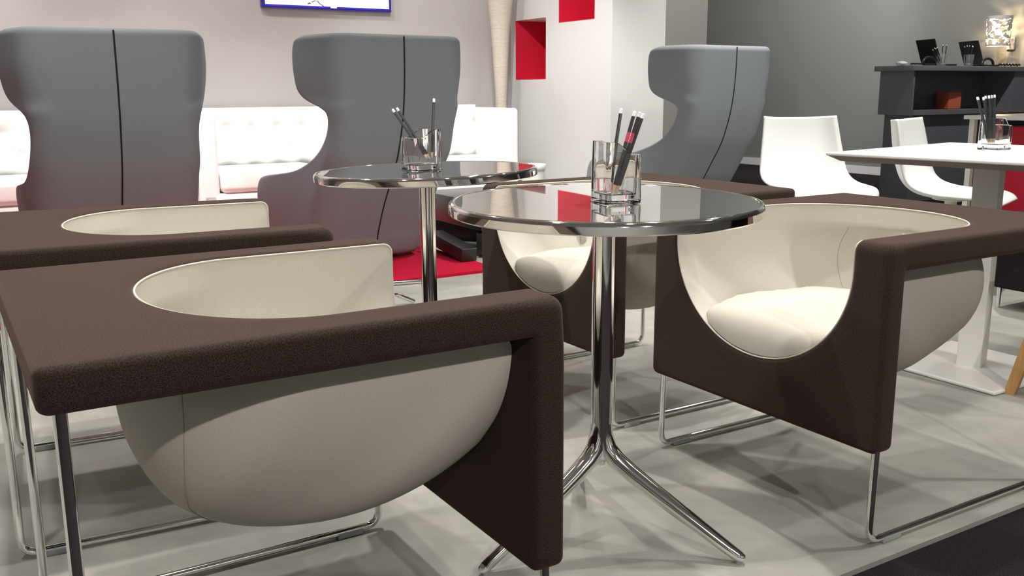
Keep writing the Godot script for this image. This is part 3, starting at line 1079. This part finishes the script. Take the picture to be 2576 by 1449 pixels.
# ================================================================ furniture
func build_furniture():
	var a = make_felt_chair("brown felt armchair beside a chrome foot of the four-pencil table, at the dark carpet's edge", W(-0.418, 0, 1.5285), 58.64)
	dup(a, W(-0.901, 0, 2.320), turn_of(62.44), "brown felt armchair side by side with another one, its far arm nearest a wing chair")
	var ct = dup(a, W(0.398, 0, 3.0985), turn_of(-121.83), "brown felt armchair with a small tag in its bowl, behind the four-pencil table")
	var tg = put(rboxm(Vector3.ZERO, Vector3(0.003, 0.085, 0.03), 0.001, 1), "care_tag", M.stitch, ct)
	tg.position = Vector3(-0.244, 0.49, 0.02)
	tg.rotation = Vector3(0, 0.3, 0)
	tg.set_meta("label", "small beige tag hanging inside the bowl")
	dup(a, W(0.882, 0, 2.367), turn_of(-121.29), "brown felt armchair between the four-pencil table and the white square table")
	make_round_table("round mirror table reflecting a red square, cup with four pencils on it", W(0.194, 0, 1.97), Vector2(deg_to_rad(0.65), 0), [117.0, 234.0, 356.0])
	make_round_table("round mirror table in front of a wing chair, cup with three pencils on it", W(-0.249, 0, 2.79), Vector2(deg_to_rad(-0.3), deg_to_rad(1.4)), [100.0, 220.0, 340.0])
	var g = make_wing_chair("grey wing chair on the red rug, farthest from the white pier", W(-2.0, 0.0, 4.78), -29.5)
	dup(g, W(-0.805, 0, 5.38), turn_of(-36.0), "grey wing chair on the red rug behind the table with three pencils")
	dup(g, W(1.265, 0, 6.84), turn_of(-33.0), "grey wing chair beside the white pier and the white shell chairs, off the rug")
	make_sofa("white tufted sofa below the wall screen with one arm beside the drum table", 1.64, 4.34, 3)
	make_sofa("white tufted sofa farther from the pier, not below the wall screen", -1.55, 1.22, 3)
	var s = make_shell_chair("white shell chair standing next to a grey wing chair", W(1.70, 0, 5.30), 172.0)
	dup(s, W(2.28, 0, 4.90), turn_of(128.0), "white shell chair standing between the white square table and the counter")
	build_white_table()
	# low white drum by the sofa arm
	var d = thing("drum_table", "low white round drum table between the sofa arm and the pier", "side table", W(0.172, 0, 7.47))
	put(lathem([Vector2(0, 0), Vector2(0.088, 0), Vector2(0.088, 0.37), Vector2(0, 0.37)], 40, [1, 2]), "drum", M.white_paint, d)
	put(lathem([Vector2(0, 0.37), Vector2(0.098, 0.37), Vector2(0.10, 0.374), Vector2(0.10, 0.405), Vector2(0.096, 0.41), Vector2(0, 0.41)], 40, [1, 5]), "lid", M.white_paint, d)
	# low black table on its beams
	var k = thing("low_table", "low black table on thick black beams at the red rug's edge", "table", PQ(3.08, 5.2), turn_of(GRID + 90.0))
	put(rboxm(Vector3(0, 0.25, 0), Vector3(0.70, 0.17, 0.80), 0.008, 2), "table_top", M.black_wood, k)
	for an in [0.72, -0.72]:
		var b = MB.new()
		b.rbox(Vector3(0, 0.083, 0), Vector3(0.07, 0.13, 1.0), 0.003, 2, Transform3D(Basis(Vector3.UP, an), Vector3.ZERO))
		put(b.done(), "beam", M.black_wood, k)
	# long beam reaching out over the rug
	var bm = MB.new()
	var tip = W(-0.245, 0, 5.34)
	var hub = W(-0.475, 0, 5.76)
	var dv = hub - tip
	bm.rbox(Vector3(0, 0.054, dv.length() / 2), Vector3(0.095, 0.075, dv.length()), 0.003, 2, Transform3D(Basis(Vector3.UP, atan2(dv.x, dv.z)) * Basis(Vector3.RIGHT, -0.10), tip))
	tag(put(bm.done(), "floor_beam", M.black_wood), "black square-cut beam leaning on the red rug beside the table post", "beam")
	# dark upholstered bench at the right edge
	var bn = thing("bench", "dark plum upholstered bench behind the white table's post", "bench", PQ(4.36, 2.0), turn_of(GRID + 90.0))
	put(rboxm(Vector3(0, 0.26, 0), Vector3(0.62, 0.34, 0.9), 0.02), "upholstered_body", M.plum, bn)
	for sx in [-0.29, 0.29]:
		for sz in [-0.42, 0.42]: put(lathem([Vector2(0, 0), Vector2(0.008, 0), Vector2(0.011, 0.1), Vector2(0, 0.1)], 10, [1, 2]), "leg", M.chrome, bn).position = Vector3(sx, 0, sz)

func build_white_table():
	var t = thing("square_table", "white square pedestal table with a clear cup of seven pencils", "table", W(1.72, 0, 3.24), turn_of(140.0))
	var h = 0.76
	var b = MB.new()
	b.rbox(Vector3(0, h - 0.005, 0), Vector3(0.9, 0.010, 0.9), 0.003, 2)
	put(b.done(), "table_top", M.white_laminate, t)
	var e = MB.new()                         # dark edge chamfered inwards below the white top
	var lo = PackedVector3Array()
	var hi = PackedVector3Array()
	for c in [[-1, -1], [1, -1], [1, 1], [-1, 1]]:
		lo.append(Vector3(c[0] * 0.412, h - 0.030, c[1] * 0.412))
		hi.append(Vector3(c[0] * 0.446, h - 0.010, c[1] * 0.446))
	for i in 4: e.quad(lo[i], hi[i], hi[(i + 1) % 4], lo[(i + 1) % 4], i + 1)
	e.fan_back(lo, 9); e.fan(hi, 8)
	put(e.done(), "edge", M.table_edge, t)
	var po = put(rboxm(Vector3(0, 0.372, 0), Vector3(0.082, 0.718, 0.082), 0.004, 2), "post", M.white_lacquer, t)
	po.rotation.y = deg_to_rad(10)
	var pl = put(rboxm(Vector3(0, 0.008, 0), Vector3(0.47, 0.014, 0.47), 0.006, 3), "base_plate", M.white_lacquer, t)
	pl.rotation.y = deg_to_rad(-8.5)
	for o in [po, pl]: o.position = t.basis.inverse() * Vector3(-0.088, 0, 0.0)
	# further white table by the counter
	var f = thing("narrow_table", "far white table in front of the dark counter", "table", PQ(7.15, 3.95), turn_of(GRID + 90.0))
	put(rboxm(Vector3(0, 0.765, 0), Vector3(1.2, 0.03, 0.7), 0.004, 2), "table_top", M.white_laminate, f)
	for sx in [-0.55, 0.55]:
		for sz in [-0.3, 0.3]: put(boxm(Vector3(sx - 0.02, 0, sz - 0.02), Vector3(sx + 0.02, 0.75, sz + 0.02)), "leg", M.white_lacquer, f)
	# red cabinet end beyond the table
	var r = thing("red_cabinet", "red low cabinet with a grey metal edge beyond the white chairs", "cabinet", at_y(2640, 560, 0.0) * Vector3(1, 0, 1), turn_of(GRID + 90.0))
	put(rboxm(Vector3(0, 0.37, 0), Vector3(0.5, 0.66, 0.5), 0.01, 2), "body", M.red_paint, r)
	put(boxm(Vector3(-0.275, 0.0, 0.22), Vector3(-0.25, 0.72, 0.26)), "edge_strip", M.plastic_grey, r)
	# oak legged chair, mostly outside the picture
	var c = thing("oak_stool", "stool with a splayed oak leg standing by the white base plate", "stool", W(1.955, 0, 2.95), PI / 4)
	put(rboxm(Vector3(0, 0.45, 0), Vector3(0.42, 0.04, 0.42), 0.02, 3), "seat", M.white_shell, c)
	for sx in [-1, 1]:
		for sz in [-1, 1]:
			var l = MB.new()
			var p0 = Vector3(sx * 0.15, 0.44, sz * 0.15)
			var p1 = Vector3(sx * 0.235, 0.0, sz * 0.235)
			var rr = []
			for q in [[p0, 0.021], [p1, 0.016]]:
				rr.append(PackedVector3Array([q[0] + Vector3(-q[1], 0, -q[1]), q[0] + Vector3(q[1], 0, -q[1]), q[0] + Vector3(q[1], 0, q[1]), q[0] + Vector3(-q[1], 0, q[1])]))
			for i in 4: l.quad(rr[0][i], rr[0][(i + 1) % 4], rr[1][(i + 1) % 4], rr[1][i], i + 2)
			l.fan_back(rr[0], 0); l.fan(rr[1], 1)
			put(l.done(), "leg", M.oak, c)

# ================================================================ details
func build_details():
	# wall screen
	var tv = thing("wall_screen", "bright white screen with blue edge on the beige wall", "screen", PQ(2.96, 7.70, 1.633), turn_of(GRID + 90.0))
	put(rboxm(Vector3(0, 0.32, -0.015), Vector3(1.12, 0.645, 0.05), 0.006, 2), "housing", M.bezel, tv)
	var sm = QuadMesh.new()
	sm.size = Vector2(1.09, 0.62)
	var q = put(sm, "picture", M.screen_picture, tv)
	q.position = Vector3(0, 0.322, 0.0115)
	# tapered woven floor lamp in the corner
	var fl = thing("floor_lamp", "tall tapered woven floor lamp in the corner by the pier", "lamp", PQ(4.49, 7.50))
	put(lathem([Vector2(0, 0), Vector2(0.12, 0), Vector2(0.12, 0.02), Vector2(0.04, 0.03), Vector2(0, 0.03)], 32, [1, 2]), "base", M.plastic_grey, fl)
	put(lathem([Vector2(0.035, 0.03), Vector2(0.04, 0.5), Vector2(0.052, 0.95), Vector2(0.085, 1.5), Vector2(0.13, 1.95), Vector2(0.16, 2.2), Vector2(0.157, 2.2), Vector2(0.127, 1.95), Vector2(0.082, 1.5), Vector2(0.049, 0.95), Vector2(0.037, 0.5), Vector2(0.032, 0.03)], 48), "shade", M.lamp_weave, fl)
	var bu = SphereMesh.new()
	bu.radius = 0.035
	bu.height = 0.07
	put(bu, "bulb", M.bulb, fl).position = Vector3(0, 2.12, 0)
	lamp_light(fl, Vector3(0, 2.12, 0), 0.7)
	build_counter()
	# crystal cups and pencils
	var c1 = W(0.212, 0.7505, 1.925)
	make_cup("crystal cup holding four pencils on the front mirror table", c1, deg_to_rad(200))
	var a = [[1531, 482, 1.925, 1563, 274, 1.965, false], [1538, 487, 1.918, 1598, 277, 1.945, true], [1543, 488, 1.928, 1609, 285, 1.93, true], [1548, 489, 1.935, 1622, 276, 1.95, false]]
	for p in a:
		var lb = "black pencil with red mark in the cup of four" if p[6] else "plain black pencil in the cup of four on the mirror table"
		make_pencil(lb, "pencils in the front cup", at_z(p[0], p[1], p[2]), at_z(p[3], p[4], p[5]), p[6])
	var c2 = W(-0.255, 0.752, 2.70)
	make_cup("crystal cup holding three pencils on the rear mirror table", c2, deg_to_rad(35), 0.09, 0.095, 0.118)
	a = [[1076, 403, 2.69, 988, 276, 2.70, "black pencil leaning left in the cup of three"], [1082, 402, 2.705, 997, 270, 2.715, "black pencil leaning left in the cup of three"], [1085, 400, 2.70, 1092, 244, 2.74, "black pencil standing upright in the cup of three"]]
	for p in a: make_pencil(p[6], "pencils in the rear cup", at_z(p[0], p[1], p[2]), at_z(p[3], p[4], p[5]))
	var c3 = at_y(2500, 376, 0.76)
	make_cup("clear cup holding seven pencils on the white square table", c3, deg_to_rad(215), 0.085, 0.085, 0.112)
	var z3 = -c3.z
	a = [[2457, 240], [2460, 246], [2474, 249], [2480, 250], [2488, 248], [2495, 250], [2502, 252]]
	for i in 7: make_pencil("black pencil with white eraser in the cup of seven", "pencils in the white table's cup", at_z(2488 + i * 2.5, 362, z3 + (i % 3 - 1) * 0.012), at_z(a[i][0], a[i][1], z3 + (i % 2) * 0.02))
	# chrome frame on the floor behind the armchairs
	var fr = bent([at_y(985, 713, 0.012), at_y(1062, 707, 0.012)], 0.02)
	tag(put(tubem(fr, 0.012, 10), "chrome_bar", M.chrome), "chrome floor bar along the red rug's front edge", "bar")
	var tb = bent([at_y(960, 748, 0.10), at_y(1000, 742, 0.05), at_y(1042, 758, 0.012)], 0.05)
	tag(put(tubem(tb, 0.010, 10), "chrome_tube", M.chrome), "bent chrome tube end on the floor behind the armchair's cream rim", "tube")

func lamp_light(parent, at, energy, col = Color(1, 0.86, 0.66)):
	var l = OmniLight3D.new()
	l.name = "lamp_light"
	l.light_color = col
	l.light_energy = energy
	l.light_size = 0.03
	l.omni_range = 20.0
	l.omni_attenuation = 2.0
	l.shadow_enabled = true
	parent.add_child(l)
	l.position = at
	return l

func build_counter():
	var h = 1.165
	var t = thing("counter", "dark grey counter with open recess against the grey wall", "counter", PQ(7.19, 5.21), turn_of(GRID + 90.0))   # local x along the front, z towards us
	var L = 2.06
	var dp = 0.335
	put(rboxm(Vector3(L / 2 - 0.02, h - 0.022, -dp / 2), Vector3(L + 0.06, 0.044, dp + 0.06), 0.004, 2), "worktop", M.counter_top, t)
	put(boxm(Vector3(0, 0.79, -dp), Vector3(0.02, h - 0.044, 0)), "side_panel", M.counter_side, t)
	put(boxm(Vector3(1.46, 0.79, -dp), Vector3(L, h - 0.044, 0)), "side_panel", M.counter_side, t)
	put(boxm(Vector3(0.02, 0.79, -dp), Vector3(1.46, h - 0.044, -dp + 0.02)), "back_panel", M.counter_side, t)
	put(boxm(Vector3(0, 0.75, -dp), Vector3(L, 0.79, 0.02)), "shelf", M.counter_top, t)
	put(boxm(Vector3(0.07, 0, -dp + 0.02), Vector3(0.9, 0.75, -0.03)), "plinth", M.counter_side, t)
	put(boxm(Vector3(0.9, 0, -dp), Vector3(L, 0.75, -dp + 0.02)), "back_panel", M.counter_side, t)
	put(boxm(Vector3(L - 0.06, 0, -dp + 0.02), Vector3(L, 0.75, -0.03)), "side_panel", M.counter_side, t)
	var bx = thing("orange_box", "small orange box inside the counter's dark recess", "box", at_q(2385, 262, 5.38) * Vector3(1, 0, 1) + Vector3.UP * 0.79, turn_of(GRID + 96.0))
	put(rboxm(Vector3(0, 0.07, 0), Vector3(0.16, 0.135, 0.14), 0.003, 2), "carton", M.orange_card, bx)
	put(rboxm(Vector3(0, 0.143, 0), Vector3(0.163, 0.012, 0.143), 0.003, 2), "lid", M.orange_card, bx)
	# laptops
	var spots = [[2345, 166, 78.0, 1.9, "open dark laptop beside the white scrap on the counter"], [2452, 168, 78.0, 1.75, "open dark laptop beside the wall lamp on the counter"]]
	for s in spots:
		var p = at_y(s[0], s[1], h)
		p = at_q(s[0], s[1], 5.44)
		p.y = h
		var l = thing("laptop", s[4], "laptop", p, turn_of(s[2]), "laptops on the counter")
		put(rboxm(Vector3(0, 0.010, 0.075), Vector3(0.27, 0.018, 0.15), 0.005, 2), "keyboard_base", M.black_plastic, l)
		var b = MB.new()
		b.rbox(Vector3(0, 0.115, 0), Vector3(0.27, 0.23, 0.010), 0.004, 2, Transform3D(Basis(Vector3.RIGHT, -0.36), Vector3(0, 0.018, -0.01)))
		put(b.done(), "screen_lid", M.black_plastic, l)
	# cups of pencils on the counter
	for s in [[2368, 160, 5.235, "clear cup of pencils beside the first laptop", "pencil in the counter cup beside the white scrap's laptop", [[2338, 106], [2344, 103], [2350, 108], [2353, 106], [2373, 102], [2382, 112]]], [2436, 160, 5.235, "clear cup of pencils beside the second laptop", "pencil in the counter cup next to the wall lamp", [[2426, 111], [2433, 113], [2440, 108], [2447, 112], [2450, 108]]]]:
		var p = at_q(s[0], s[1], s[2])
		p.y = h
		var cu = thing("desk_cup", s[3], "cup", p, 0.0, "pencil cups on the counter")
		put(lathem([Vector2(0, 0), Vector2(0.036, 0), Vector2(0.042, 0.1), Vector2(0.039, 0.1), Vector2(0.034, 0.006), Vector2(0, 0.006)], 24, [1, 2, 3, 4]), "beaker", M.clear_wall, cu)
		var i = 0
		for e in s[5]:
			i += 1
			var tp = at_q(e[0], e[1], s[2] + 0.01 * (i % 3 - 1))
			var ft = p + (PQ(1, 0) * ((i - 3.2) * 0.008)) + (PQ(0, 1) * ((i % 2) * 0.016 - 0.008)) + Vector3.UP * 0.008
			make_pencil(s[4], "pencils on the counter", ft, tp)
	# headsets: two arcs of black cable-like plastic
	for s in [[2336, 163, "black telephone handset lying before the first laptop"], [2484, 165, "black telephone handset lying before the wall lamp"]]:
		var p = at_q(s[0], s[1], 5.225)
		p.y = h
		var hs = thing("handset", s[2], "handset", p, turn_of(GRID + 90.0), "handsets on the counter")
		var pts = []
		for k in 13:
			var a = PI * k / 12.0
			pts.append(Vector3(-cos(a) * 0.085, 0.014 + sin(a) * 0.055, 0))
		put(tubem(pts, 0.012, 10), "grip", M.black_plastic, hs)
		put(rboxm(Vector3(0.0, 0.009, 0.0), Vector3(0.13, 0.016, 0.03), 0.006, 2), "cradle", M.black_plastic, hs)
	var cp = []
	for k in 25:
		var v = at_q(2512 + k * 2.2, 168, 5.235)
		cp.append(Vector3(v.x, h + 0.011 + 0.012 * abs(sin(k * 0.9)), v.z))
	tag(put(tubem(cp, 0.009, 8), "cable", M.black_plastic), "black cable coiled on the counter below the wall lamp", "cable")
	cp = []
	for k in 15:
		var v = at_q(2290 + k * 1.8, 168, 5.24)
		cp.append(Vector3(v.x, h + 0.008 + 0.010 * abs(sin(k * 1.1)), v.z))
	tag(put(tubem(cp, 0.006, 8), "cable", M.black_plastic), "thin black cable between the white scrap and the laptop", "cable")
	var ws = at_q(2268, 164, 5.30)
	ws.y = h
	var sc = thing("paper_scrap", "crumpled white paper scrap on the counter's end", "paper", ws)
	var b2 = MB.new()
	var rr = []
	for i in 9:
		var row = PackedVector3Array()
		for j in 14:
			var a = TAU * j / 14
			var v = PI * i / 8.0
			var r = 0.035 * (1.0 + 0.3 * sin(j * 2.3 + i * 1.7))
			row.append(Vector3(cos(a) * sin(v) * r * 1.3, 0.018 - cos(v) * 0.018, sin(a) * sin(v) * r))
		rr.append(row)
	b2.rows(rr, true)
	put(b2.done(), "crumple", M.eraser, sc)
	# wall lamp with a pierced shade, just above the counter
	var d0 = ray(2512, 82)
	var ga = deg_to_rad(GRID)
	var kk = 9.06 / (d0.x * sin(ga) + d0.z * cos(ga))
	var lp = W(d0.x * kk, 1.205, d0.z * kk)
	var la = thing("wall_lamp", "wall lamp with pierced bright shade above the dark counter", "lamp", lp, turn_of(GRID - 90.0))
	put(rboxm(Vector3(-0.225, 0.20, 0), Vector3(0.02, 0.12, 0.08), 0.005, 2), "wall_plate", M.lamp_shell, la)
	put(tubem([Vector3(-0.22, 0.20, 0), Vector3(0.0, 0.20, 0), Vector3(0.0, 0.27, 0)], 0.007, 8), "bracket", M.lamp_shell, la)
	var n = FastNoiseLite.new()
	n.seed = 5
	n.frequency = 0.16
	var sh = MB.new()
	var cols = 60
	var rws = 40
	var y0 = 0.17
	var y1 = 0.455
	for i in cols:
		for j in rws:
			var hole = n.get_noise_3d(cos(TAU * (i + 0.5) / cols) * 9.0, (j + 0.5) * 0.95, sin(TAU * (i + 0.5) / cols) * 9.0) > -0.08
			if hole and j > 1 and j < rws - 4: continue
			var pp = []
			for c in [[0, 0], [1, 0], [1, 1], [0, 1]]:
				var a = TAU * (i + c[0]) / cols
				var tj = float(j + c[1]) / rws
				var r = lerp(0.106, 0.118, tj)
				pp.append([Vector3(cos(a) * r, lerp(y0, y1, tj), sin(a) * r), Vector3(cos(a) * (r - 0.004), lerp(y0, y1, tj), sin(a) * (r - 0.004))])
			sh.quad(pp[0][0], pp[3][0], pp[2][0], pp[1][0])
			sh.quad(pp[0][1], pp[1][1], pp[2][1], pp[3][1], 1)
			for e in 4: sh.quad(pp[e][0], pp[(e + 1) % 4][0], pp[(e + 1) % 4][1], pp[e][1], 2 + e)
	put(sh.done(), "pierced_shade", M.lamp_shell, la)
	var bu = SphereMesh.new()
	bu.radius = 0.03
	bu.height = 0.06
	put(bu, "bulb", M.bulb, la).position = Vector3(0, 0.30, 0)
	lamp_light(la, Vector3(0, 0.30, 0), 0.3)
